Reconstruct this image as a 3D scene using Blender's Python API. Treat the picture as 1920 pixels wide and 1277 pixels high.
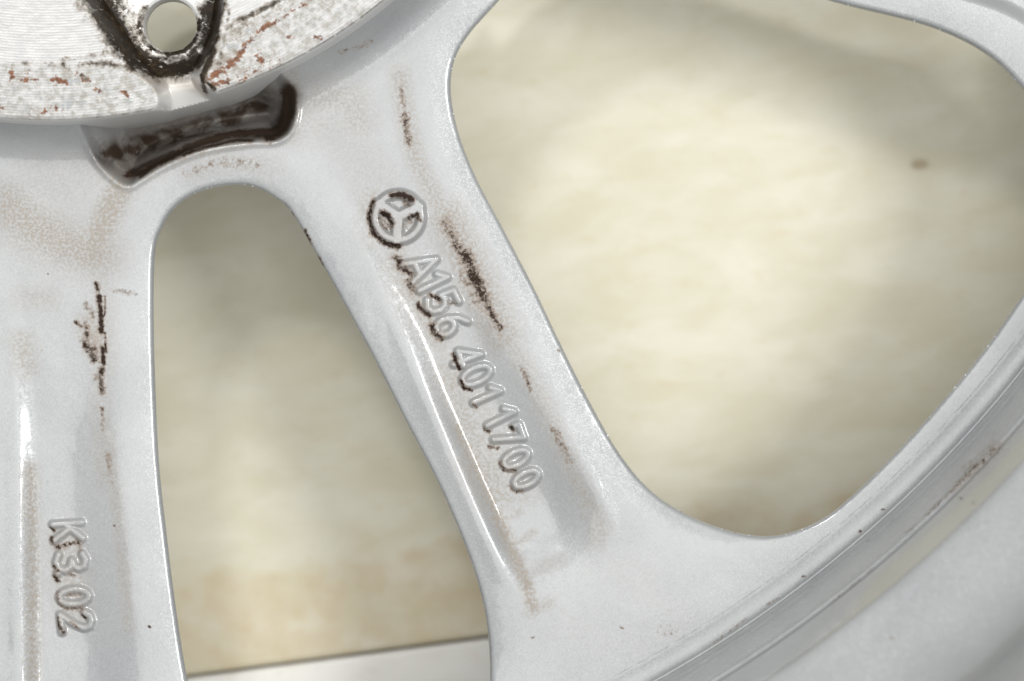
import bpy, math, time
import numpy as np
from mathutils import Vector

T0 = time.time()
for o in list(bpy.data.objects):
    bpy.data.objects.remove(o)
scene = bpy.context.scene
MM = 0.001
S = 150.0 / 1920.0          # millimetres per photo pixel on the spoke plane (z = 0)
D = 450.0                   # camera height above the spoke plane, mm
BOARD_Z = -40.0

# ------------------------------------------------------------------ camera
cam = bpy.data.cameras.new('camera')
cam_o = bpy.data.objects.new('camera', cam)
scene.collection.objects.link(cam_o)
scene.camera = cam_o
cam_o.location = (0, 0, D * MM)
cam.sensor_width = 36.0
cam.lens = 36.0 * D / 150.0
cam.clip_start = 0.02
cam.clip_end = 50.0
cam.dof.use_dof = True
cam.dof.focus_distance = (D - 3.0) * MM
cam.dof.aperture_fstop = 10.0

# ------------------------------------------------------------------ light
world = bpy.data.worlds.new('World')
scene.world = world
world.use_nodes = True
bg = world.node_tree.nodes['Background']
bg.inputs['Color'].default_value = (1.0, 1.0, 0.99, 1)
bg.inputs['Strength'].default_value = 0.82

def area(name, loc, target, size, power, col=(1, 1, 1)):
    l = bpy.data.lights.new(name, 'AREA')
    l.shape = 'DISK'
    l.size = size
    l.energy = power
    l.color = col
    o = bpy.data.objects.new(name, l)
    scene.collection.objects.link(o)
    o.location = loc
    o.rotation_euler = (Vector(target) - Vector(loc)).to_track_quat('-Z', 'Y').to_euler()
    return o

area('key_lamp', (-0.24, 0.56, 1.00), (0, 0, 0), 0.16, 3.6, (1.0, 0.985, 0.96))
area('softbox_right', (0.76, 0.12, 1.15), (0, 0, 0), 0.40, 12.5, (1.0, 0.99, 0.97))
area('softbox_overhead', (-0.05, 0.0, 1.9), (0, 0, 0), 1.40, 10.5, (1.0, 0.99, 0.97))

scene.view_settings.view_transform = 'Standard'
scene.view_settings.look = 'None'
scene.view_settings.exposure = -0.04
scene.view_settings.gamma = 1.0
scene.render.engine = 'CYCLES'
scene.render.resolution_x = 1024
scene.render.resolution_y = 681

# ------------------------------------------------------------------ numeric helpers
def to_mm(px, py, z):
    k = S * (D - z) / D
    return (px - 960.0) * k, -(py - 638.5) * k

AX, AY = to_mm(110.0, -740.0, 0.0)        # wheel axis, mm
RIMC = (110.0, -740.0)                    # the same in photo pixels on the spoke plane

def sstep(x, a, b):
    t = np.clip((x - a) / (b - a), 0, 1)
    return t * t * (3 - 2 * t)

def spline(pts, closed=False, n=6):
    """Catmull-Rom through the points"""
    P = np.array(pts, float)
    m = len(P)
    out = []
    cnt = m if closed else m - 1
    for i in range(cnt):
        if closed:
            p0, p1, p2, p3 = P[(i - 1) % m], P[i], P[(i + 1) % m], P[(i + 2) % m]
        else:
            p0, p1, p2, p3 = P[max(i - 1, 0)], P[i], P[i + 1], P[min(i + 2, m - 1)]
        for k in range(n):
            t = k / n
            out.append(0.5 * ((2 * p1) + (-p0 + p2) * t + (2 * p0 - 5 * p1 + 4 * p2 - p3) * t * t
                              + (-p0 + 3 * p1 - 3 * p2 + p3) * t ** 3))
    if not closed:
        out.append(P[-1])
    return np.array(out)

def seg_dist(x, y, P, closed=False):
    d2 = np.full(x.shape, 1e12)
    tt = np.zeros(x.shape)
    n = len(P)
    m = n if closed else n - 1
    for i in range(m):
        ax, ay = P[i]
        bx, by = P[(i + 1) % n]
        dx, dy = bx - ax, by - ay
        L = dx * dx + dy * dy + 1e-9
        t = np.clip(((x - ax) * dx + (y - ay) * dy) / L, 0, 1)
        q = (x - ax - t * dx) ** 2 + (y - ay - t * dy) ** 2
        k = q < d2
        d2 = np.where(k, q, d2)
        tt = np.where(k, (i + t) / m, tt)
    return np.sqrt(d2), tt

def poly_sdf(x, y, P):
    """positive inside"""
    d, _ = seg_dist(x, y, P, True)
    ins = np.zeros(x.shape, bool)
    n = len(P)
    for i in range(n):
        ax, ay = P[i]
        bx, by = P[(i + 1) % n]
        if ay == by:
            continue
        c = (ay > y) != (by > y)
        xi = (bx - ax) * (y - ay) / (by - ay) + ax
        ins ^= (c & (x < xi))
    return np.where(ins, d, -d)

def sdf_box(x, y, P, far, fn):
    """evaluate fn only near P's bounding box, far value elsewhere"""
    m = (x > P[:, 0].min() - far) & (x < P[:, 0].max() + far) & (y > P[:, 1].min() - far) & (y < P[:, 1].max() + far)
    out = np.full(x.shape, -float(far))
    if m.any():
        out[m] = fn(x[m], y[m], P)
    return out

_rng = np.random.RandomState(7)
_tab = _rng.rand(256, 256)
def vnoise(x, y):
    xi = np.floor(x).astype(int); yi = np.floor(y).astype(int)
    fx = x - xi; fy = y - yi
    fx = fx * fx * (3 - 2 * fx); fy = fy * fy * (3 - 2 * fy)
    a = _tab[xi & 255, yi & 255]; b = _tab[(xi + 1) & 255, yi & 255]
    c = _tab[xi & 255, (yi + 1) & 255]; d = _tab[(xi + 1) & 255, (yi + 1) & 255]
    return (a * (1 - fx) + b * fx) * (1 - fy) + (c * (1 - fx) + d * fx) * fy

# ------------------------------------------------------------------ mesh helpers
def link(name, me, mat, parent):
    o = bpy.data.objects.new(name, me)
    scene.collection.objects.link(o)
    if mat:
        me.materials.append(mat)
    o.parent = parent
    return o

def make_mesh(name, V, F, attrs=None, smooth=True):
    """V (n,3) in mm, F list of arrays (quads / tris)"""
    me = bpy.data.meshes.new(name)
    V = np.asarray(V, np.float32) * MM
    loops, starts, tot = [], [], 0
    for f in F:
        if len(f) == 0:
            continue
        k = f.shape[1]
        loops.append(f.reshape(-1))
        starts.append(tot + np.arange(len(f)) * k)
        tot += f.size
    loops = np.concatenate(loops).astype(np.int32)
    starts = np.concatenate(starts).astype(np.int32)
    me.vertices.add(len(V)); me.loops.add(len(loops)); me.polygons.add(len(starts))
    me.vertices.foreach_set('co', V.reshape(-1))
    me.loops.foreach_set('vertex_index', loops)
    me.polygons.foreach_set('loop_start', starts)
    me.polygons.foreach_set('use_smooth', np.full(len(starts), smooth))
    for k, a in (attrs or {}).items():
        at = me.attributes.new(k, 'FLOAT', 'POINT')
        at.data.foreach_set('value', np.asarray(a, np.float32))
    me.update(calc_edges=True)
    me.validate()
    return me

def sheet(name, box, step, sdf_fn, z_fn, mask_fn, walls=(), zmap=None):
    """A relief sheet over a traced outline, with walls running down from its rim.
    sdf positive inside the metal; z_fn -> mm; zmap: nominal height the outline was measured at."""
    x0, x1, y0, y1 = box
    nx = int((x1 - x0) / step) + 1
    ny = int((y1 - y0) / step) + 1
    X, Y = np.meshgrid(x0 + np.arange(nx) * step, y0 + np.arange(ny) * step, indexing='ij')
    sd = sdf_fn(X, Y)
    gx, gy = np.gradient(sd, step)
    gl = np.sqrt(gx * gx + gy * gy) + 1e-6
    gx /= gl; gy /= gl
    snap = np.abs(sd) < 0.72 * step
    X = np.where(snap, X - gx * sd, X)
    Y = np.where(snap, Y - gy * sd, Y)
    ok = (sd > 0) | snap
    need = ok.copy()
    idx = np.full(X.shape, -1)
    idx[need] = np.arange(need.sum())
    px, py = X[need], Y[need]
    sdi = np.where(snap, 0.0, sd)[need]
    z = z_fn(px, py, sdi)
    a, b, c, d = idx[:-1, :-1], idx[1:, :-1], idx[1:, 1:], idx[:-1, 1:]
    sn = snap
    alls = sn[:-1, :-1] & sn[1:, :-1] & sn[1:, 1:] & sn[:-1, 1:]
    n_ok = (a >= 0).astype(int) + (b >= 0) + (c >= 0) + (d >= 0)
    q = (n_ok == 4) & ~alls
    # y grows downwards in the picture: a,d,c,b is counter-clockwise seen from above
    quads = np.stack([a[q], d[q], c[q], b[q]], 1)
    tris = []
    for (u, v, w, miss) in ((d, c, b, a), (a, d, c, b), (a, c, b, d), (a, d, b, c)):
        m = (n_ok == 3) & (miss < 0)
        tris.append(np.stack([u[m], v[m], w[m]], 1))
    tris = np.concatenate(tris)
    PX, PY, Z, SK = [px], [py], [z], [np.zeros(len(px))]
    F = [quads, tris]
    base = len(px)
    for curve, closed, profile in walls:
        C = resample(curve, closed, 2.5)
        T = np.roll(C, -1, 0) - np.roll(C, 1, 0) if closed else np.gradient(C, axis=0)
        T = T / (np.linalg.norm(T, axis=1)[:, None] + 1e-9)
        Nn = np.stack([T[:, 1], -T[:, 0]], 1)
        ga = sdf_fn(C[:, 0] + Nn[:, 0] * 2, C[:, 1] + Nn[:, 1] * 2)
        gb = sdf_fn(C[:, 0] - Nn[:, 0] * 2, C[:, 1] - Nn[:, 1] * 2)
        if np.median(ga - gb) > 0:
            Nn = -Nn                                   # now pointing away from the metal
        flip = np.median(Nn[:, 0] * T[:, 1] - Nn[:, 1] * T[:, 0]) > 0
        zt = z_fn(C[:, 0], C[:, 1], np.zeros(len(C)))
        n = len(C)
        for k, (off, dz) in enumerate([(-1.2, -0.06)] + profile):
            PX.append(C[:, 0] + Nn[:, 0] * off); PY.append(C[:, 1] + Nn[:, 1] * off)
            Z.append(zt + dz); SK.append(np.full(n, 1.0 if k else 0.0))
        i0 = np.arange(n if closed else n - 1); i1 = (i0 + 1) % n
        for k in range(len(profile)):
            A, B = base + k * n, base + (k + 1) * n
            f = np.stack([A + i0, A + i1, B + i1, B + i0], 1)
            F.append(f[:, ::-1] if flip else f)
        base += n * (len(profile) + 1)
    PX = np.concatenate(PX); PY = np.concatenate(PY); Z = np.concatenate(Z); SK = np.concatenate(SK)
    at = mask_fn(PX, PY, SK)
    mx, my = to_mm(PX, PY, 0.0 if zmap is None else zmap)
    V = np.stack([mx - AX, my - AY, Z - BOARD_Z], 1)
    return make_mesh(name, V, F, at)

def resample(P, closed, step):
    P = np.asarray(P, float)
    if closed:
        P = np.vstack([P, P[:1]])
    L = np.concatenate([[0], np.cumsum(np.linalg.norm(np.diff(P, axis=0), axis=1))])
    n = max(int(L[-1] / step), 2)
    u = np.linspace(0, L[-1], n + 1)
    Q = np.stack([np.interp(u, L, P[:, 0]), np.interp(u, L, P[:, 1])], 1)
    return Q[:-1] if closed else Q

# ------------------------------------------------------------------ traced outlines (photo pixels)
WIN1 = spline([(440, 346), (482, 352), (520, 374), (545, 397), (600, 490), (650, 580), (700, 672), (760, 790),
               (820, 905), (870, 1020), (900, 1110), (915, 1190), (919, 1277), (915, 1360), (880, 1440),
               (760, 1490), (600, 1500), (450, 1470), (380, 1390), (350, 1277), (329, 1150), (310, 1000),
               (297, 880), (290, 750), (286, 600), (288, 480), (300, 430), (330, 385), (380, 356)], True)
WIN2 = spline([(935, 0), (880, 62), (852, 112), (845, 172), (860, 250), (893, 333), (940, 422), (1000, 537),
               (1050, 642), (1100, 742), (1160, 848), (1220, 920), (1290, 966), (1370, 996), (1440, 1005),
               (1500, 992), (1560, 960), (1628, 900), (1694, 833), (1758, 762), (1826, 680), (1885, 600),
               (1955, 490), (2010, 360), (1990, 250), (1920, 165), (1850, 98), (1740, 46), (1560, 0),
               (1400, -55), (1250, -100), (1100, -115), (1000, -75)], True)
HUBPOCKET = spline([(160, 235), (178, 290), (212, 330), (240, 346), (264, 334), (300, 312), (360, 285), (420, 271),
                    (480, 264), (518, 262), (545, 240), (553, 195), (543, 158), (470, 120), (300, 140), (180, 180)], True)
P2L = spline([(600, 330), (690, 480), (735, 570), (772, 650), (808, 745), (852, 850), (900, 960), (948, 1065), (990, 1140), (1040, 1230)])
P2R = spline([(850, -150), (800, 0), (756, 100), (752, 170), (775, 270), (815, 375), (880, 480), (945, 600), (1000, 715), (1052, 815), (1108, 925), (1165, 1050), (1240, 1220)])
P1L = spline([(-60, 400), (5, 520), (28, 700), (36, 900), (40, 1100), (44, 1300), (50, 1500)])
P1R = spline([(170, 400), (192, 560), (200, 700), (205, 850), (214, 1000), (228, 1150), (240, 1277), (262, 1500)])
def along(y, P):
    return np.interp(y, P[:, 1], P[:, 0])
POCKET3 = spline([(1660, -40), (1800, 0), (1885, 28), (1960, 70), (2100, 120), (2100, -200), (1660, -200)], True)

HUBC, HUBR = (90.0, -770.0), 995.0          # measured on the machined face, 12 mm above the spokes
HUB_Z = 12.0
kH = (D - HUB_Z) / D
HUBC0 = (960 + (HUBC[0] - 960) * kH, 638.5 + (HUBC[1] - 638.5) * kH)
HUBR0 = HUBR * kH

def rad(x, y, c):
    return np.sqrt((x - c[0]) ** 2 + (y - c[1]) ** 2)

def body_sdf(x, y):
    w1 = -sdf_box(x, y, WIN1, 200, poly_sdf)
    w2 = -sdf_box(x, y, WIN2, 200, poly_sdf)
    s = np.minimum(w1, w2)
    s = np.minimum(s, rad(x, y, HUBC0) - (HUBR0 - 60))
    s = np.minimum(s, 2300 - rad(x, y, RIMC))
    return s

def win_dist(x, y):
    return np.minimum(-sdf_box(x, y, WIN1, 120, poly_sdf), -sdf_box(x, y, WIN2, 120, poly_sdf))

def body_z(x, y, sd=None):
    r = rad(x, y, RIMC)
    z = 1.0 * sstep(r, 1950, 2230)
    # fillet up to the hub wall
    rh = rad(x, y, HUBC0) - HUBR0
    z = z + 5.5 * np.clip(1 - rh / 75.0, 0, 1) ** 2.2
    # rails beside the windows drop gently, with a round edge
    w = win_dist(x, y)
    z = z - 0.7 * np.clip(1 - w / 75.0, 0, 1) ** 2.0 * (1 - sstep(r, 2120, 2230))
    q = np.clip(1 - w / 9.0, 0, 1)
    z = z - 0.65 * (1 - np.sqrt(np.clip(1 - q * q, 0, 1)))
    # lettered pocket of the middle spoke
    t = (x - 745) * 0.44 + (y - 405) * 0.9
    dl = (x - along(y, P2L)) * .9
    dr = (along(y, P2R) - x) * .9
    dep = np.clip((t + 150) / 900.0, 0, 1) ** 1.2 * 2.7
    wr = 95 + 0 * t
    te = t + 14 * (vnoise(x / 80.0 + 3, y / 80.0) - .5)
    z = z - dep * sstep(dl, -6, 34) * sstep(dr, -6, wr) * (1 - sstep(te, 578, 785))
    end = 1 - sstep(t, 640, 750)
    z = z + 0.20 * np.exp(-((dl + 12) / 16.0) ** 2) * sstep(t, -60, 300) * end
    z = z + 0.20 * np.exp(-((dr + 14) / 14.0) ** 2) * sstep(t, 420, 600) * end
    # pocket of the left spoke
    dl = x - along(y, P1L)
    dr = along(y, P1R) - x
    dep = sstep(y, 420, 1100) * 1.5
    z = z - dep * sstep(dl, -6, 36) * sstep(dr, -40, 90)
    z = z + 0.12 * np.exp(-((dl + 10) / 16.0) ** 2) * sstep(y, 500, 1200)
    # pocket of the spoke in the upper right
    p = sdf_box(x, y, POCKET3, 90, poly_sdf)
    z = z - 3.0 * sstep(p, 0, 34)
    # hub pocket
    p = sdf_box(x, y, HUBPOCKET, 90, poly_sdf)
    z = z - 3.2 * sstep(p, -3, 17) - 7.0 * sstep(p, 13, 62)
    z = z + 0.3 * np.exp(-((p + 6) / 6.0) ** 2)
    # cast unevenness
    z = z - 1.5 * sstep(r, 2262, 2272)
    z = z + (1 - sstep(r, 2150, 2235)) * 0.10 * (vnoise(x / 70.0, y / 70.0) - 0.5) + 0.02 * (vnoise(x / 14.0 + 9, y / 14.0) - 0.5)
    return z

# ------------------------------------------------------------------ dirt, as traced strokes: (points, half width px, strength)
def arc(cx, cy, r, a0, a1, n=12):
    return [(cx + r * math.cos(math.radians(a0 + (a1 - a0) * i / n)), cy + r * math.sin(math.radians(a0 + (a1 - a0) * i / n)))
            for i in range(n + 1)]

SOOT = [
    ([(541, 176), (538, 205), (522, 238), (505, 252)], 15, 1.25),
    ([(525, 225), (505, 243), (450, 246), (400, 254), (350, 276), (300, 302), (262, 322), (234, 325)], 9, 1.0),
    ([(470, 263), (440, 262), (385, 276), (342, 290)], 5, .85),
    ([(286, 313), (262, 330)], 5, 1.0),
    # left spoke
    ([(180, 532), (182, 545)], 6, .75), ([(186, 556), (189, 590), (190, 622)], 6, 1.1), ([(197, 556), (196, 590)], 3, .8),
    ([(158, 606), (166, 640)], 7, .62), ([(160, 645), (172, 662), (176, 672)], 11, .86), ([(140, 603), (153, 612)], 4, .8),
    ([(196, 625), (199, 660)], 3.5, .8), ([(192, 655), (194, 680)], 6, 1.0), ([(190, 692), (188, 715), (191, 734)], 7, .82),
    ([(178, 705), (180, 710)], 5, .6), ([(191, 765), (193, 805)], 5, .58), ([(211, 544), (255, 552)], 6, .40), ([(160, 570), (175, 590)], 8, .48),
    # middle spoke, right-hand wall
    ([(752, 168), (756, 198)], 7, .55), ([(758, 215), (766, 268)], 9, .62),
    ([(835, 415), (856, 458), (868, 482)], 13, .60), ([(872, 478), (890, 520), (906, 556)], 15, .80),
    ([(906, 552), (924, 590), (938, 618)], 8, .74), ([(878, 500), (900, 560)], 26, .46),
    ([(978, 690), (990, 715), (994, 731)], 6, .56), ([(1038, 805), (1068, 862)], 10, .44),
    # star
    (arc(747, 407, 55, 212, 88, 14), 6.5, .92),
    ([(735, 366), (756, 366), (774, 374)], 7, 1.1), ([(758, 378), (766, 384)], 8, .66),
    ([(716, 398), (727, 404), (736, 420)], 7, .95), ([(712, 412), (724, 422)], 9, .55),
    ([(768, 408), (782, 402), (787, 412)], 6, .85), ([(762, 420), (772, 412)], 8, .58),
    # letters
    ([(742, 482), (750, 492)], 9, .80), ([(750, 500), (762, 508), (770, 514)], 9, .82), ([(765, 525), (776, 548)], 9, .60),
    ([(808, 552), (822, 562)], 6, .8), ([(784, 570), (790, 582), (804, 592)], 6, .95), ([(808, 606), (813, 622), (828, 636)], 8, .80),
    ([(840, 566), (852, 570)], 6, .55), ([(849, 664), (855, 680), (861, 692)], 4.5, 1.05), ([(864, 714), (870, 728), (884, 732)], 4, .9),
    ([(888, 758), (894, 764)], 4, .7), ([(908, 806), (918, 810)], 5, .75), ([(956, 800), (962, 806)], 5, .8), ([(918, 838), (934, 842)], 6, .58),
    ([(936, 868), (944, 882), (964, 884)], 6, .66), ([(955, 912), (964, 922), (978, 922)], 5, .62),
    # window edge chips
    ([(542, 397), (546, 402)], 4, .9), ([(572, 432), (578, 448), (580, 456)], 5, .85), ([(596, 484), (602, 496)], 5, 1.0),
    # left spoke letters
    ([(92, 990), (98, 996)], 4, .9), ([(94, 1008), (96, 1020)], 5, .75), ([(104, 1028), (124, 1023), (142, 1016), (147, 1028)], 7, .72),
    ([(99, 1062), (106, 1072)], 5, .7), ([(100, 1082), (106, 1092)], 5, .8), ([(128, 1079), (136, 1080)], 4, .7),
    ([(104, 1112), (106, 1128), (118, 1142), (150, 1143)], 6, .60), ([(124, 1118), (146, 1116)], 4, .55),
    ([(106, 1160), (110, 1178), (116, 1186)], 5, .85), ([(130, 1168), (146, 1180)], 4, .6), ([(152, 1152), (158, 1160)], 4, .8),
    # smudges and specks
    ([(640, 100), (670, 92), (700, 80)], 6, .42), ([(350, 322), (420, 305), (480, 308)], 14, .30), ([(1240, 1175), (1330, 1218)], 16, .24),
    ([(1164, 1175), (1168, 1177)], 2.5, .7), ([(1322, 1216), (1327, 1216)], 2.5, .9), ([(996, 1195), (1001, 1194)], 2, .7),
    ([(1250, 1246), (1420, 1135)], 4, .42), ([(212, 985), (215, 986)], 2.5, .7), ([(279, 1174), (281, 1176)], 2.5, .9), ([(88, 513), (90, 514)], 2, .8),
    ([(1046, 656), (1050, 660)], 3, .45), ([(200, 850), (205, 880), (210, 905)], 7, .42),
]
FILM = [
    ([(225, 350), (205, 395), (185, 440), (175, 480)], 26, 1.0), ([(15, 385), (60, 425), (130, 460), (185, 475)], 46, .75),
    ([(0, 400), (100, 440)], 30, .35), ([(60, 340), (160, 330)], 60, .25), ([(40, 640), (50, 690)], 22, .55), ([(45, 560), (90, 560)], 24, .35),
    ([(185, 480), (195, 620), (190, 780), (198, 900)], 22, .35), ([(165, 610), (185, 650)], 22, .8), ([(205, 830), (225, 1000), (240, 1180)], 13, .42),
    ([(57, 880), (60, 1060), (60, 1277)], 13, .75), ([(60, 1100), (58, 1240)], 9, .6), ([(120, 1020), (130, 1090), (135, 1145)], 36, .5),
    ([(560, 190), (620, 180), (660, 190), (670, 225)], 36, .45), ([(560, 230), (650, 235)], 40, .28), ([(650, 270), (700, 330), (720, 360)], 50, .2),
    ([(750, 140), (760, 220), (780, 300), (830, 400)], 20, .55), ([(840, 410), (890, 520), (940, 625)], 36, .75),
    ([(760, 430), (700, 440), (690, 370)], 30, .4), ([(745, 490), (790, 580), (820, 630)], 34, .55), ([(940, 610), (1000, 720), (1060, 850), (1110, 960)], 22, .42),
    ([(840, 700), (870, 790), (910, 870), (935, 930)], 36, .55), ([(860, 800), (905, 905), (950, 1010), (985, 1090), (1000, 1140)], 12, 1.0),
    ([(880, 870), (930, 950)], 26, .55), ([(930, 985), (975, 960)], 9, .4), ([(955, 1030), (1000, 1000)], 9, .45), ([(985, 1080), (1050, 1050)], 14, .3),
    ([(1100, 940), (1125, 980), (1120, 1010)], 22, .42), ([(1065, 880), (1110, 950)], 12, .55), ([(890, 740), (930, 830), (985, 920)], 34, .35),
    ([(360, 320), (430, 300), (500, 310)], 30, .28), ([(470, 200), (500, 190)], 40, .8), ([(350, 235), (250, 280), (230, 300)], 46, 1.0),
    ([(420, 215), (500, 175)], 30, .9), ([(260, 320), (330, 290), (420, 262), (490, 250)], 22, .8), ([(990, 1150), (1030, 1130)], 12, .4),
    ([(1060, 970), (1300, 1190)], 60, .1), ([(540, 130), (555, 185), (550, 250)], 24, .5), ([(1000, 1180), (1250, 1200)], 70, .10),
]

GREASE = [
    ([(200, 285), (260, 262), (330, 246), (400, 225), (450, 205), (480, 185)], 27, 1.05), ([(215, 300), (240, 320)], 14, .55),
    ([(541, 178), (537, 208), (520, 240)], 19, 1.5), ([(240, 322), (300, 296), (360, 270), (430, 250), (510, 246)], 11, 1.25),
    ([(475, 262), (440, 262), (390, 275), (345, 290)], 4, .8), ([(290, 312), (262, 331)], 5, .9), ([(440, 205), (510, 175)], 16, .40),
]
def strokes(x, y, lst, soft=2.2):
    out = np.zeros(x.shape)
    for pts, w, s in lst:
        P = np.array(pts, float)
        m = (x > P[:, 0].min() - soft * w) & (x < P[:, 0].max() + soft * w) & (y > P[:, 1].min() - soft * w) & (y < P[:, 1].max() + soft * w)
        if not m.any():
            continue
        d, _ = seg_dist(x[m], y[m], P)
        v = s * np.exp(-(d / w) ** 2 * 0.9)
        out[m] = np.maximum(out[m], v)
    return out

def body_mask(x, y, sk):
    return {'soot': strokes(x, y, SOOT) * (1 - sk * 0.6), 'film': 1.25 * strokes(x, y, FILM, 2.2) * (1 - sk),
            'grease': strokes(x, y, GREASE) * (1 - sk)}

# ------------------------------------------------------------------ materials
def new_mat(name):
    m = bpy.data.materials.new(name)
    m.use_nodes = True
    nt = m.node_tree
    nt.nodes.clear()
    out = nt.nodes.new('ShaderNodeOutputMaterial')
    bs = nt.nodes.new('ShaderNodeBsdfPrincipled')
    nt.links.new(bs.outputs[0], out.inputs[0])
    return m, nt, bs

class NT:
    def __init__(self, nt):
        self.nt = nt
        self.tc = nt.nodes.new('ShaderNodeTexCoord')
        sc = nt.nodes.new('ShaderNodeVectorMath'); sc.operation = 'SCALE'
        sc.inputs['Scale'].default_value = 1000.0
        nt.links.new(self.tc.outputs['Object'], sc.inputs[0])
        self.mm = sc.outputs[0]                        # object coordinates in millimetres
    def set(self, sock, v):
        if hasattr(v, 'is_output'):
            self.nt.links.new(v, sock)
        else:
            sock.default_value = v
    def math(self, op, a, b=None, c=None, clamp=False):
        n = self.nt.nodes.new('ShaderNodeMath'); n.operation = op; n.use_clamp = clamp
        self.set(n.inputs[0], a)
        if b is not None: self.set(n.inputs[1], b)
        if c is not None: self.set(n.inputs[2], c)
        return n.outputs[0]
    def noise(self, scale, detail=3, rough=.55, vec=None, dist=0.0):
        n = self.nt.nodes.new('ShaderNodeTexNoise')
        n.inputs['Scale'].default_value = scale; n.inputs['Detail'].default_value = detail
        n.inputs['Roughness'].default_value = rough; n.inputs['Distortion'].default_value = dist
        self.set(n.inputs['Vector'], vec if vec is not None else self.mm)
        return n.outputs['Fac']
    def vor(self, scale, out='Distance', vec=None):
        n = self.nt.nodes.new('ShaderNodeTexVoronoi')
        n.inputs['Scale'].default_value = scale
        self.set(n.inputs['Vector'], vec if vec is not None else self.mm)
        return n.outputs[out]
    def attr(self, name):
        n = self.nt.nodes.new('ShaderNodeAttribute'); n.attribute_name = name
        return n.outputs['Fac']
    def ramp(self, v, a, b, lo=0.0, hi=1.0):
        n = self.nt.nodes.new('ShaderNodeMapRange'); n.interpolation_type = 'SMOOTHSTEP'
        self.set(n.inputs['Value'], v)
        n.inputs['From Min'].default_value = a; n.inputs['From Max'].default_value = b
        n.inputs['To Min'].default_value = lo; n.inputs['To Max'].default_value = hi
        return n.outputs[0]
    def mix(self, f, a, b):
        n = self.nt.nodes.new('ShaderNodeMix'); n.data_type = 'RGBA'
        self.set(n.inputs['Factor'], f); self.set(n.inputs['A'], a); self.set(n.inputs['B'], b)
        return n.outputs['Result']
    def mixf(self, f, a, b):
        n = self.nt.nodes.new('ShaderNodeMix'); n.data_type = 'FLOAT'
        self.set(n.inputs['Factor'], f); self.set(n.inputs['A'], a); self.set(n.inputs['B'], b)
        return n.outputs['Result']
    def bump(self, h, strength, dist, normal=None):
        n = self.nt.nodes.new('ShaderNodeBump')
        n.inputs['Strength'].default_value = strength; n.inputs['Distance'].default_value = dist
        self.set(n.inputs['Height'], h)
        if normal is not None: self.set(n.inputs['Normal'], normal)
        return n.outputs[0]
    def xyz(self, v=None):
        n = self.nt.nodes.new('ShaderNodeSeparateXYZ'); self.set(n.inputs[0], v if v is not None else self.mm)
        return n.outputs

TAN = (0.235, 0.19, 0.14, 1)
BLACK = (0.020, 0.011, 0.007, 1)

def flake_normal(t, amount):
    """metallic flakes: each small cell leans its own way"""
    col = t.vor(7.0, 'Color')
    geo = t.nt.nodes.new('ShaderNodeNewGeometry')
    sub = t.nt.nodes.new('ShaderNodeVectorMath'); sub.operation = 'SUBTRACT'
    t.set(sub.inputs[0], col); sub.inputs[1].default_value = (.5, .5, .5)
    sc = t.nt.nodes.new('ShaderNodeVectorMath'); sc.operation = 'SCALE'
    t.set(sc.inputs[0], sub.outputs[0]); sc.inputs['Scale'].default_value = amount
    ad = t.nt.nodes.new('ShaderNodeVectorMath'); ad.operation = 'ADD'
    t.set(ad.inputs[0], geo.outputs['Normal']); t.set(ad.inputs[1], sc.outputs[0])
    no = t.nt.nodes.new('ShaderNodeVectorMath'); no.operation = 'NORMALIZE'
    t.set(no.inputs[0], ad.outputs[0])
    return no.outputs[0]

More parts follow.
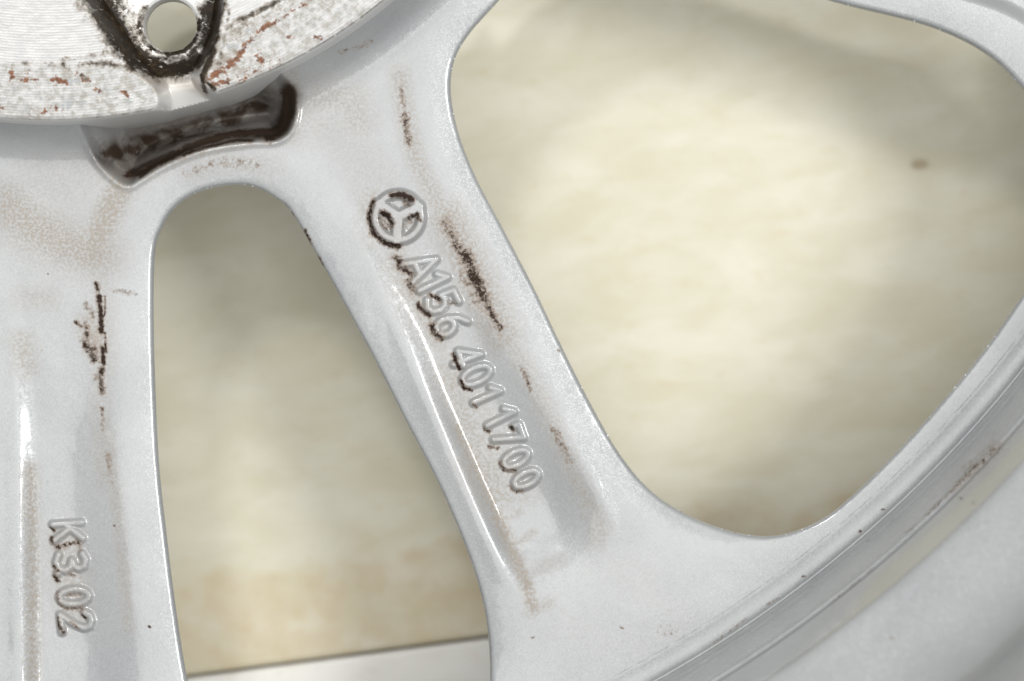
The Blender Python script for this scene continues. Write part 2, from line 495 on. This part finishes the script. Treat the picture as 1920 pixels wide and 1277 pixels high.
def paint_material(name, dirty=True):
    m, nt, bs = new_mat(name)
    t = NT(nt)
    n1 = t.noise(2.2, 4, .65)
    n2 = t.noise(0.09, 2)
    base = t.mix(t.ramp(n2, .3, .7), (0.272, 0.282, 0.289, 1), (0.300, 0.309, 0.314, 1))
    if dirty:
        film = t.attr('film'); soot = t.attr('soot')
        fm = t.math('MULTIPLY', film, t.ramp(n1, .34, .66, .2, 1.3), clamp=True)
        # fine pinpoint dust everywhere
        spk = t.ramp(t.noise(1.35, 2, .5), .735, .79)
        col = t.mix(t.math('MULTIPLY', fm, .62), base, TAN)
        col = t.mix(t.math('MULTIPLY', spk, .55), col, TAN)
        g = t.noise(1.9, 5, .75)
        lump = t.noise(0.55, 3, .6)
        v = t.math('ADD', soot, t.math('MULTIPLY', t.math('SUBTRACT', g, .5), 2.0))
        v = t.math('ADD', v, t.math('MULTIPLY', t.math('SUBTRACT', lump, .5), .8))
        gate = t.ramp(soot, .06, .22)
        sf = t.math('MULTIPLY', t.ramp(v, .50, .86), gate)
        brown = t.math('MULTIPLY', t.ramp(v, .16, .56), gate)
        col = t.mix(t.math('MULTIPLY', brown, .55), col, (0.16, 0.105, 0.065, 1))
        col = t.mix(sf, col, BLACK)
        gr = t.math('MULTIPLY', t.attr('grease'), t.ramp(t.noise(.35, 4, .6, dist=.5), .25, .62, .42, 1.15), clamp=True)
        col = t.mix(gr, col, (0.030, 0.019, 0.012, 1))
        dirt = t.math('MAXIMUM', t.math('MAXIMUM', t.math('MAXIMUM', sf, t.math('MULTIPLY', gr, .8)), t.math('MULTIPLY', fm, .6)), t.math('MULTIPLY', brown, .7))
    else:
        col = base
        dirt = t.math('MULTIPLY', t.ramp(t.noise(1.35, 2, .5), .75, .8), .5)
        col = t.mix(dirt, col, TAN)
    nt.links.new(col, bs.inputs['Base Color'])
    t.set(bs.inputs['Metallic'], t.mixf(dirt, 0.20, 0.0))
    t.set(bs.inputs['Roughness'], t.mixf(dirt, 0.40, 0.75))
    t.set(bs.inputs['Coat Weight'], t.mixf(dirt, 1.0, 0.05))
    bs.inputs['Coat Roughness'].default_value = 0.10
    t.set(bs.inputs['Specular IOR Level'], t.mixf(dirt, .5, .15))
    bs.inputs['Coat IOR'].default_value = 1.5
    peel = t.bump(t.noise(.8, 2), .02, .0006)
    nt.links.new(flake_normal(t, .21), bs.inputs['Normal'])
    if dirty:
        peel = t.bump(t.math('MULTIPLY', sf, t.noise(3.0, 3)), .5, .0003, peel)
    nt.links.new(peel, bs.inputs['Coat Normal'])
    return m

def hub_material():
    m, nt, bs = new_mat('machined_aluminium')
    t = NT(nt)
    x, y, z = t.xyz()
    r = t.math('SQRT', t.math('ADD', t.math('MULTIPLY', x, x), t.math('MULTIPLY', y, y)))
    r2 = t.math('ADD', r, t.math('MULTIPLY', t.math('SUBTRACT', t.noise(1.1, 3), .5), .16))
    wave = t.math('SINE', t.math('MULTIPLY', r2, 2 * math.pi / 0.40))
    mach = t.attr('machined'); soot = t.attr('soot'); rust = t.attr('rust'); oxid = t.attr('oxide'); film = t.attr('film')
    # polar coordinates stretched along the turning marks
    ang = t.math('ARCTAN2', y, x)
    comb = nt.nodes.new('ShaderNodeCombineXYZ')
    t.set(comb.inputs[0], t.math('MULTIPLY', ang, 26.0)); t.set(comb.inputs[1], t.math('MULTIPLY', r, 1.5))
    streak = t.noise(1.0, 5, .7, comb.outputs[0])
    g = t.noise(1.5, 5, .75); g2 = t.noise(.6, 4, .7)
    alu = t.mix(t.ramp(streak, .35, .65), (0.42, 0.42, 0.42, 1), (0.54, 0.54, 0.535, 1))
    line = t.math('MULTIPLY', t.ramp(wave, .35, 1.0), t.ramp(streak, .3, .6))
    alu = t.mix(t.math('MULTIPLY', line, t.math('ADD', .38, t.math('MULTIPLY', oxid, .1))), alu, (0.30, 0.285, 0.26, 1))
    ox = t.math('MULTIPLY', oxid, t.ramp(t.noise(.9, 5, .75), .40, .64))
    alu = t.mix(t.math('MULTIPLY', ox, .75), alu, (0.22, 0.20, 0.165, 1))
    ox2 = t.math('MULTIPLY', oxid, t.ramp(t.noise(.42, 4, .7, dist=.6), .58, .66))
    alu = t.mix(t.math('MULTIPLY', ox2, .8), alu, (0.30, 0.32, 0.33, 1))
    rv = t.math('ADD', rust, t.math('MULTIPLY', t.math('SUBTRACT', t.noise(1.3, 4, .7), .5), 2.6))
    rf = t.math('MULTIPLY', t.ramp(rv, .42, .62), t.ramp(rust, .05, .2))
    alu = t.mix(rf, alu, t.mix(t.ramp(g, .35, .65), (0.055, 0.018, 0.008, 1), (0.22, 0.085, 0.03, 1)))
    paint = t.mix(t.math('MULTIPLY', film, .7), (0.60, 0.60, 0.59, 1), (0.30, 0.25, 0.20, 1))
    col = t.mix(mach, paint, alu)
    v = t.math('ADD', soot, t.math('MULTIPLY', t.math('SUBTRACT', g, .5), .9))
    v = t.math('ADD', v, t.math('MULTIPLY', t.math('SUBTRACT', g2, .5), 1.4))
    wear = t.math('MULTIPLY', t.ramp(t.noise(.55, 5, .65, dist=1.2), .54, .66), t.ramp(streak, .40, .62))
    v = t.math('SUBTRACT', v, t.math('MULTIPLY', wear, .75))
    gate = t.ramp(soot, .06, .22)
    sf = t.math('MULTIPLY', t.ramp(v, .44, .84), gate)
    br = t.math('MULTIPLY', t.ramp(v, .25, .55), gate)
    col = t.mix(t.math('MULTIPLY', br, .62), col, (0.20, 0.16, 0.115, 1))
    sooty = t.mix(t.ramp(g2, .45, .75), (0.012, 0.008, 0.004, 1), (0.045, 0.031, 0.017, 1))
    col = t.mix(sf, col, sooty)
    nt.links.new(col, bs.inputs['Base Color'])
    dirt = t.math('MAXIMUM', sf, t.math('MAXIMUM', t.math('MULTIPLY', rf, .9), t.math('MULTIPLY', ox, .6)))
    met = t.math('MULTIPLY', t.mixf(mach, .25, .35), t.math('SUBTRACT', 1.0, dirt))
    t.set(bs.inputs['Metallic'], met)
    t.set(bs.inputs['Roughness'], t.mixf(sf, t.mixf(mach, .35, .42), .42))
    t.set(bs.inputs['Specular IOR Level'], t.mixf(sf, .5, .16))
    h = t.math('ADD', t.math('MULTIPLY', wave, t.math('MULTIPLY', mach, .5)), t.math('MULTIPLY', g, t.math('ADD', .25, t.math('MULTIPLY', oxid, 1.6))))
    h = t.math('ADD', h, t.math('MULTIPLY', sf, t.math('MULTIPLY', g2, 3.0)))
    nt.links.new(t.bump(h, .55, .00010), bs.inputs['Normal'])
    return m

def board_material(name, c0, c1, stain, edge_v):
    m, nt, bs = new_mat(name)
    t = NT(nt)
    x, y, z = t.xyz()
    comb = nt.nodes.new('ShaderNodeCombineXYZ')
    t.set(comb.inputs[0], t.math('MULTIPLY', x, .45)); t.set(comb.inputs[1], y); t.set(comb.inputs[2], z)
    a = t.noise(.13, 5, .6, comb.outputs[0], .4)
    b = t.noise(.42, 5, .65, comb.outputs[0])
    col = t.mix(t.ramp(a, .30, .72), c0, c1)
    col = t.mix(t.ramp(b, .56, .78, 0, .35), col, (0.46, 0.36, 0.20, 1))
    if stain:
        # water stain creeping in from the sawn edge (y = 0 of the board)
        s = t.math('SUBTRACT', t.math('ADD', 13.5, t.math('MULTIPLY', t.math('SUBTRACT', t.noise(.075, 4, .6), .5), 22.0)), t.math('ABSOLUTE', t.math('SUBTRACT', y, 2.0)))
        sf = t.math('MULTIPLY', t.ramp(s, -2.0, 2.5), t.ramp(t.noise(.22, 4), .25, .75, .25, 1.0))
        col = t.mix(t.math('MULTIPLY', sf, .55), col, (0.47, 0.355, 0.195, 1))
        for (ku, kv, kr) in KNOTS:
            dx = t.math('SUBTRACT', x, ku); dy = t.math('MULTIPLY', t.math('SUBTRACT', y, kv), 1.6)
            dd = t.math('SQRT', t.math('ADD', t.math('MULTIPLY', dx, dx), t.math('MULTIPLY', dy, dy)))
            dd = t.math('ADD', dd, t.math('MULTIPLY', t.math('SUBTRACT', t.noise(.6, 3), .5), 1.0))
            col = t.mix(t.ramp(dd, kr * .5, kr * 1.6, .6, 0), col, (0.24, 0.16, 0.07, 1))
    nt.links.new(col, bs.inputs['Base Color'])
    bs.inputs['Roughness'].default_value = .55
    nt.links.new(t.bump(b, .2, .0006), bs.inputs['Normal'])
    return m

PAINT = paint_material('silver_paint')
HUBM = hub_material()

# ------------------------------------------------------------------ boards under the wheel
def board(name, label, u0, u1, v0, v1, ztop, thick, mat, origin, ang):
    bev = .8
    c, s = math.cos(ang), math.sin(ang)
    V, F = [], []
    prof = [(0, -thick), (0, -bev), (bev * .3, -bev * .3), (bev, 0)]
    for ins, dz in prof:
        for (uu, vv) in ((u0 + ins, v0 + ins), (u1 - ins, v0 + ins), (u1 - ins, v1 - ins), (u0 + ins, v1 - ins)):
            V.append((uu, vv, dz))
    for k in range(len(prof) - 1):
        for i in range(4):
            j = (i + 1) % 4
            F.append((k * 4 + i, k * 4 + j, k * 4 + 4 + j, k * 4 + 4 + i))
    n = (len(prof) - 1) * 4
    F.append((n, n + 1, n + 2, n + 3))
    F.append((3, 2, 1, 0))
    me = make_mesh(name, np.array(V), [np.array(F)], smooth=False)
    o = link(name, me, mat, None)
    o.location = (origin[0] * MM, origin[1] * MM, ztop * MM)
    o.rotation_euler = (0, 0, ang)
    o['label'] = label
    o['category'] = 'board'
    o['group'] = 'boards under the wheel'
    return o

ex0, ey0 = to_mm(350, 1268, BOARD_Z)
ex1, ey1 = to_mm(912, 1194, BOARD_Z)
ang = math.atan2(ey1 - ey0, ex1 - ex0)
def on_board(px, py):
    mx, my = to_mm(px, py, BOARD_Z)
    mx -= ex0; my -= ey0
    return mx * math.cos(ang) + my * math.sin(ang), -mx * math.sin(ang) + my * math.cos(ang)
KNOTS = [on_board(1725, 308) + (1.3,)]
WOOD = board_material('stained_board', (0.53, 0.50, 0.375, 1), (0.605, 0.58, 0.48, 1), True, 0)
WOOD2 = board_material('pale_board', (0.68, 0.67, 0.625, 1), (0.74, 0.73, 0.69, 1), False, 0)
board('board', 'cream board with brown water stains under the wheel windows', -420, 520, 0, 520, BOARD_Z, 18, WOOD, (ex0, ey0), ang)
board('board', 'paler clean board beyond the dark gap, beside the stained board', -420, 520, -360, -.35, BOARD_Z - .3, 18, WOOD2, (ex0, ey0), ang)

# ------------------------------------------------------------------ the wheel
wheel = bpy.data.objects.new('alloy_wheel', None)
scene.collection.objects.link(wheel)
wheel.location = (AX * MM, AY * MM, BOARD_Z * MM)
wheel['label'] = 'dirty silver alloy wheel seen from its back, with part number cast on a spoke'
wheel['category'] = 'wheel'

me = sheet('spokes', (-190, 2110, -190, 1470), 2.3, body_sdf, body_z, body_mask,
           [(w, True, [(-.6, -.5), (-2.0, -1.6), (-9, -4.5), (-34, -13.0), (-62, -24.0)]) for w in (WIN1, WIN2)])
link('spokes', me, PAINT, wheel)
print('spokes', len(me.vertices), round(time.time() - T0, 1))

# ---- hub
NOTCH = spline([(120, -60), (152, 2), (203, 78), (238, 128), (268, 150), (286, 166), (294, 186), (284, 206), (250, 236),
                (300, 262), (400, 250), (440, 205), (408, 172), (386, 158), (379, 140), (392, 108), (412, 62), (424, 0),
                (430, -70), (400, -160), (180, -160)], True)
HOLE = (307.0, 36.0, 51.0)

def hub_sdf(x, y):
    a = HUBR - rad(x, y, HUBC)
    b = rad(x, y, HOLE) - HOLE[2]
    return np.minimum(a, b)

def hub_z(x, y, sd=None):
    r = rad(x, y, HUBC)
    z = np.full(x.shape, HUB_Z)
    z = z + 0.05 * (vnoise(x / 25.0, y / 25.0) - .5)
    e = np.clip(1 - (HUBR - r) / 7.0, 0, 1)
    z = z - 0.45 * e * e
    p = sdf_box(x, y, NOTCH, 80, poly_sdf)
    # recess floor round the bolt hole, rising to a rounded lip at the hub edge
    floor = 4.2 + 2.6 * sstep(y, 80, 165) - 1.6 * np.clip((r - (HUBR - 46)) / 46.0, 0, 1) ** 2.0
    wallw = 34 - 12 * sstep(y, 120, 170)
    z = z + (floor - z) * sstep(p, 0, wallw)
    hr = rad(x, y, HOLE) - HOLE[2]
    z = z - 0.3 * np.clip(1 - hr / 7.0, 0, 1) ** 2
    return z

HSOOT = [
    ([(150, -40), (185, 8), (222, 72), (250, 108), (285, 122)], 27, 1.15), ([(212, 20), (240, 80), (268, 112)], 18, .80),
    ([(255, 112), (300, 122), (335, 120), (368, 104)], 22, 1.1), ([(262, 100), (300, 102), (330, 100)], 10, .8), ([(405, -60), (402, 0), (395, 50), (382, 92)], 21, 1.25),
    ([(385, 88), (368, 118)], 16, 1.0), ([(408, 60), (394, 112), (383, 132)], 10, .95), ([(368, 80), (374, 40), (372, 0)], 14, .80),
    ([(205, -10), (228, 10), (244, 50)], 18, .62), ([(379, 142), (381, 166)], 7, 1.1), ([(386, 154), (402, 166)], 5, 1.0), ([(345, 95), (362, 75)], 8, .9),
    (arc(307, 36, 56, -10, 130, 12), 7, .95), (arc(307, 36, 58, 130, 215, 8), 9, .68), ([(212, 30), (232, 66), (252, 98)], 20, .85), ([(390, -20), (384, 30), (374, 70)], 18, 1.0),
    ([(20, 122), (60, 118), (120, 124)], 7, .50), ([(120, 122), (128, 128), (132, 138)], 9, .70), ([(150, 120), (190, 118), (215, 120)], 9, .60), ([(205, 120), (228, 122)], 7, .7),
    ([(112, 112), (160, 108), (200, 96)], 10, .45), ([(145, 8), (162, 35)], 12, .45), ([(155, 140), (162, 150)], 6, .7),
    ([(425, 50), (450, 36), (500, 14), (560, -20)], 9, .66), ([(432, 60), (470, 46)], 12, .5), ([(430, 20), (424, 60), (415, 100)], 6, .6),
    ([(420, 80), (470, 50), (540, 0)], 14, .42), ([(410, 120), (440, 95)], 14, .45), ([(440, 130), (430, 150)], 10, .45),
]
HRUST = [
    ([(392, 150), (412, 132), (440, 112), (462, 85)], 8, .75), ([(395, 158), (425, 150)], 10, .62), ([(462, 82), (480, 62), (520, 38)], 7, .70),
    ([(485, 105), (495, 115)], 10, .60), ([(540, 70), (550, 72)], 6, .62), ([(592, 70), (602, 70)], 6, .7), ([(520, 40), (600, -10)], 7, .45),
    ([(18, 135), (24, 145)], 7, .8), ([(40, 150), (70, 148)], 7, .58), ([(46, 136), (54, 134)], 5, .7), ([(100, 150), (125, 155)], 8, .72), ([(145, 142), (165, 150)], 8, .6),
    ([(180, 170), (190, 172)], 6, .7), ([(60, 210), (110, 205)], 10, .42), ([(230, 172), (240, 180)], 6, .55), ([(0, 200), (4, 204)], 6, .6), ([(450, 150), (520, 110)], 16, .35),
]
HFILM = [([(250, 150), (300, 150), (350, 152), (375, 165)], 14, .9), ([(300, 170), (370, 180)], 20, .35), ([(240, 130), (290, 170)], 12, .9),
         ([(240, 40), (260, 90)], 24, .35)]

def hub_mask(x, y, sk):
    p = sdf_box(x, y, NOTCH, 80, poly_sdf)
    r = rad(x, y, HUBC)
    top = (1 - sstep(p, -1.5, 1.5)) * (1 - sk)
    wob = 14 * (vnoise(x / 40.0, y / 40.0) - .5)
    a = sstep(r + wob, HUBR - 108, HUBR - 92)
    return {'machined': top, 'soot': strokes(x, y, HSOOT) * (1 - sk), 'rust': strokes(x, y, HRUST) * top, 'oxide': a * top,
            'film': strokes(x, y, HFILM) * (1 - sk)}

def ring(c, r, a0, a1, n):
    a = np.radians(np.linspace(a0, a1, n))
    return np.stack([c[0] + r * np.cos(a), c[1] + r * np.sin(a)], 1)

me = sheet('hub_face', (-170, 830, -170, 262), 2.0, hub_sdf, hub_z, hub_mask,
           [(ring(HUBC, HUBR, 40, 106, 500), False, [(.4, -.5), (1.5, -2), (3, -6), (5, -12), (8, -20), (9, -36)]),
            (ring(HOLE, HOLE[2], 0, 360, 161)[:-1], True, [(.5, -.5), (1.2, -2), (1.2, -4), (-6, -6), (-30, -10), (-60, -18), (-85, -32)])], HUB_Z)
hub = link('hub_face', me, HUBM, wheel)
hub['label'] = 'machined hub face with fine turning marks, rust and black grime round the bolt hole'
print('hub', len(me.vertices), round(time.time() - T0, 1))

# ---- rim barrel, turned about the wheel axis.  (apparent radius px, height mm)
PROF = [(2252, 0.90), (2259, 0.985), (2266, .99), (2274, .94), (2282, .93), (2292, 1.07), (2300, 1.03), (2305, .93), (2308, 1.05), (2311, 1.6), (2315, 2.8),
        (2320, 4.4), (2335, 8.2), (2350, 12.0), (2354, 13.5), (2357, 14.3), (2366, 14.7), (2368, 15.3), (2371, 16.8), (2385, 20.6), (2404, 25.6), (2409, 26.9), (2413, 27.7),
        (2418, 28.2), (2430, 28.8), (2460, 30.0), (2500, 31.6), (2550, 33.6), (2600, 35.8), (2625, 37.2), (2640, 38.6), (2652, 40.4), (2668, 44), (2690, 49), (2720, 54), (2760, 58), (2800, 59)]
ux, uy = math.cos(math.radians(48)), math.sin(math.radians(48))
RZ = []
for r, z in spline(PROF, n=4):
    mx, my = to_mm(RIMC[0] + ux * r, RIMC[1] + uy * r, z)
    RZ.append((math.hypot(mx - AX, my - AY), z))
rl, zl = RZ[-1]
RZ += [(rl + 3, zl + .8), (rl + 7, zl), (rl + 8, zl - 4), (rl + 6, 15), (rl + 6, BOARD_Z + 12), (rl + 10, BOARD_Z + 6), (rl + 10, BOARD_Z + .2), (rl - 6, BOARD_Z + .2),
       (rl - 12, BOARD_Z + 8), (RZ[16][0] + 24, -26), (RZ[16][0] + 8, -12), (RZ[0][0], 0.2)]
a0, a1, na = -96.0, -12.0, 340
na = 1000
RSOOT = [([(1858, 850), (1832, 872), (1800, 905)], 6, .58), ([(1866, 838), (1840, 866), (1815, 885)], 15, .42), ([(1796, 908), (1790, 915)], 5, .6),
         ([(1801, 935), (1803, 936)], 2.5, .9), ([(1825, 943), (1827, 944)], 2.5, .8), ([(1672, 1196), (1674, 1197)], 2.5, .7), ([(1655, 955), (1658, 956)], 2.5, .8),
         ([(1505, 1081), (1509, 1080)], 3, .8), ([(1440, 1133), (1460, 1122)], 3, .5), ([(1340, 1205), (1400, 1160)], 3.5, .38), ([(1612, 996), (1614, 997)], 2.5, .9),
         ([(1560, 1130), (1640, 1062)], 3, .34), ([(1700, 1000), (1790, 914)], 4, .40)]
ang_ = np.radians(a0 + (a1 - a0) * np.arange(na + 1) / na)
R_ = np.array([p[0] for p in RZ]); Z_ = np.array([p[1] for p in RZ])
X = np.outer(np.cos(ang_), R_); Y = np.outer(np.sin(ang_), R_); Zg = np.tile(Z_, (na + 1, 1))
n = len(RZ)
k_ = S * (D - Zg) / D
PXr = (960 + (X + AX) / k_).reshape(-1); PYr = (638.5 - (Y + AY) / k_).reshape(-1)
I, K = np.meshgrid(np.arange(na), np.arange(n), indexing='ij')
K2 = (K + 1) % n
F = np.stack([I * n + K, (I + 1) * n + K, (I + 1) * n + K2, I * n + K2], -1).reshape(-1, 4)
face_side = (Zg.reshape(-1) > 0.5).astype(float)
me = make_mesh('rim_barrel', np.stack([X, Y, Zg - BOARD_Z], -1).reshape(-1, 3), [F],
               {'soot': strokes(PXr, PYr, RSOOT) * face_side, 'film': strokes(PXr, PYr, [([(1870, 835), (1790, 915)], 22, .45)]) * face_side,
                'grease': np.zeros(len(PXr))})
rim = link('rim_barrel', me, PAINT, wheel)

# ------------------------------------------------------------------ raised characters
def ell(cx, cy, rx, ry, a0=0, a1=360, n=16):
    return [(cx + rx * math.cos(math.radians(a0 + (a1 - a0) * i / n)), cy + ry * math.sin(math.radians(a0 + (a1 - a0) * i / n))) for i in range(n + 1)]

GLYPH = {
    'A': [[(0, 0), (.36, 1)], [(.36, 1), (.72, 0)], [(.14, .34), (.58, .34)]],
    '1': [[(.34, 0), (.34, 1)], [(.34, 1), (.08, .74)]],
    '5': [[(.58, 1), (.14, 1), (.10, .56)], [(.10, .56), (.30, .63), (.50, .54), (.58, .33), (.50, .11), (.28, 0), (.04, .10)]],
    '6': [[(.50, .98), (.26, .80), (.09, .50), (.05, .26)], ell(.31, .29, .26, .29)],
    '4': [[(.44, 0), (.44, 1), (.02, .30), (.62, .30)]],
    '0': [ell(.31, .5, .28, .5)],
    '7': [[(.04, .84), (.04, 1), (.58, 1), (.26, 0)]],
    'K': [[(.04, 0), (.04, 1)], [(.58, 1), (.08, .44)], [(.22, .58), (.60, 0)]],
    '3': [[(.06, .90), (.26, 1), (.48, .93), (.54, .74), (.44, .57), (.26, .53)], [(.26, .53), (.48, .47), (.58, .28), (.50, .07), (.28, 0), (.04, .10)]],
    '.': [[(.1, .04), (.12, .05)]],
    '2': [[(.05, .80), (.14, .95), (.32, 1), (.50, .92), (.54, .72), (.42, .48), (.04, 0), (.60, 0)]],
}

def character(name, ch, cx, cy, up_deg, height, hw=5.2, fil=9.5, H=.56, wid=.62, sx=1.0):
    """ch raised from the casting; centre and height in photo pixels, up_deg the picture angle its top points to"""
    up = (math.cos(math.radians(up_deg)), math.sin(math.radians(up_deg)))
    rt = (-up[1], up[0])
    lines = []
    for st in GLYPH[ch]:
        lines.append(np.array([(cx + ((u - wid / 2) * sx * rt[0] + (v - .5) * up[0]) * height,
                                cy + ((u - wid / 2) * sx * rt[1] + (v - .5) * up[1]) * height) for u, v in st]))
    return relief(name, lines, hw, fil, H)

def relief(name, lines, hw, fil, H, step=1.5, extra=None):
    R = hw + fil
    allp = np.concatenate(lines)
    box = (allp[:, 0].min() - R - 4, allp[:, 0].max() + R + 4, allp[:, 1].min() - R - 4, allp[:, 1].max() + R + 4)
    def dist(x, y):
        d = np.full(x.shape, 1e6)
        for i, L in enumerate(lines):
            d = np.minimum(d, np.maximum(seg_dist(x, y, L)[0] - (extra[i] if extra else 0), 0))
        return d
    def sdf(x, y):
        return R - dist(x, y)
    def zf(x, y, sd):
        d = dist(x, y)
        k = np.clip((d - hw * .4) / (R - 3.0 - hw * .4), 0, 1)
        b = 0.5 * (1 + np.cos(math.pi * k ** 0.9))
        return body_z(x, y) + H * b - 0.06 * sstep(d, R - 4, R)
    me = sheet(name, box, step, sdf, zf, body_mask)
    return link(name, me, PAINT, wheel)

UP = -26.0
for ch, cx, cy, h, up in (('A', 790, 497, 60, -26), ('1', 812, 531, 58, -26), ('5', 828, 565, 58, -26), ('6', 846, 607, 60, -28),
                          ('4', 874, 668, 54, -20), ('0', 893, 704, 56, -25), ('1', 912, 743, 54, -24),
                          ('1', 938, 784, 56, -27), ('7', 952, 818, 54, -20), ('0', 967, 861, 50, -27), ('0', 987, 899, 48, -27)):
    o = character('raised_character', ch, cx, cy, up, h, sx=.9)
    o['label'] = 'raised digit %s of the cast part number' % ch if ch != 'A' else 'raised letter A of the cast part number'
for ch, cx, cy, h, up in (('K', 125, 997, 54, -4), ('3', 131, 1055, 56, -4), ('.', 132, 1084, 56, -6), ('0', 137, 1120, 56, -4), ('2', 141, 1167, 58, -6)):
    o = character('raised_character', ch, cx, cy, up, h, sx=1.0 if ch != '0' else .9, H=.56)
    o['label'] = 'raised %s of the mark K3.02' % ({'.': 'dot', 'K': 'letter K'}.get(ch, 'digit ' + ch))

# three-pointed star in a ring
sc, sr = (747.0, 407.0), 43.0
lines = [np.array(arc(sc[0], sc[1], sr, 0, 360, 40))]
for a in (-26, 94, 214):
    lines.append(np.array([sc, (sc[0] + sr * math.cos(math.radians(a)), sc[1] + sr * math.sin(math.radians(a)))]))
o = relief('star_emblem', lines, 6.0, 9.5, .88, extra=[1.0] + [4.0] * 3)
o['label'] = 'raised three pointed star inside a ring'
print('done', round(time.time() - T0, 1))
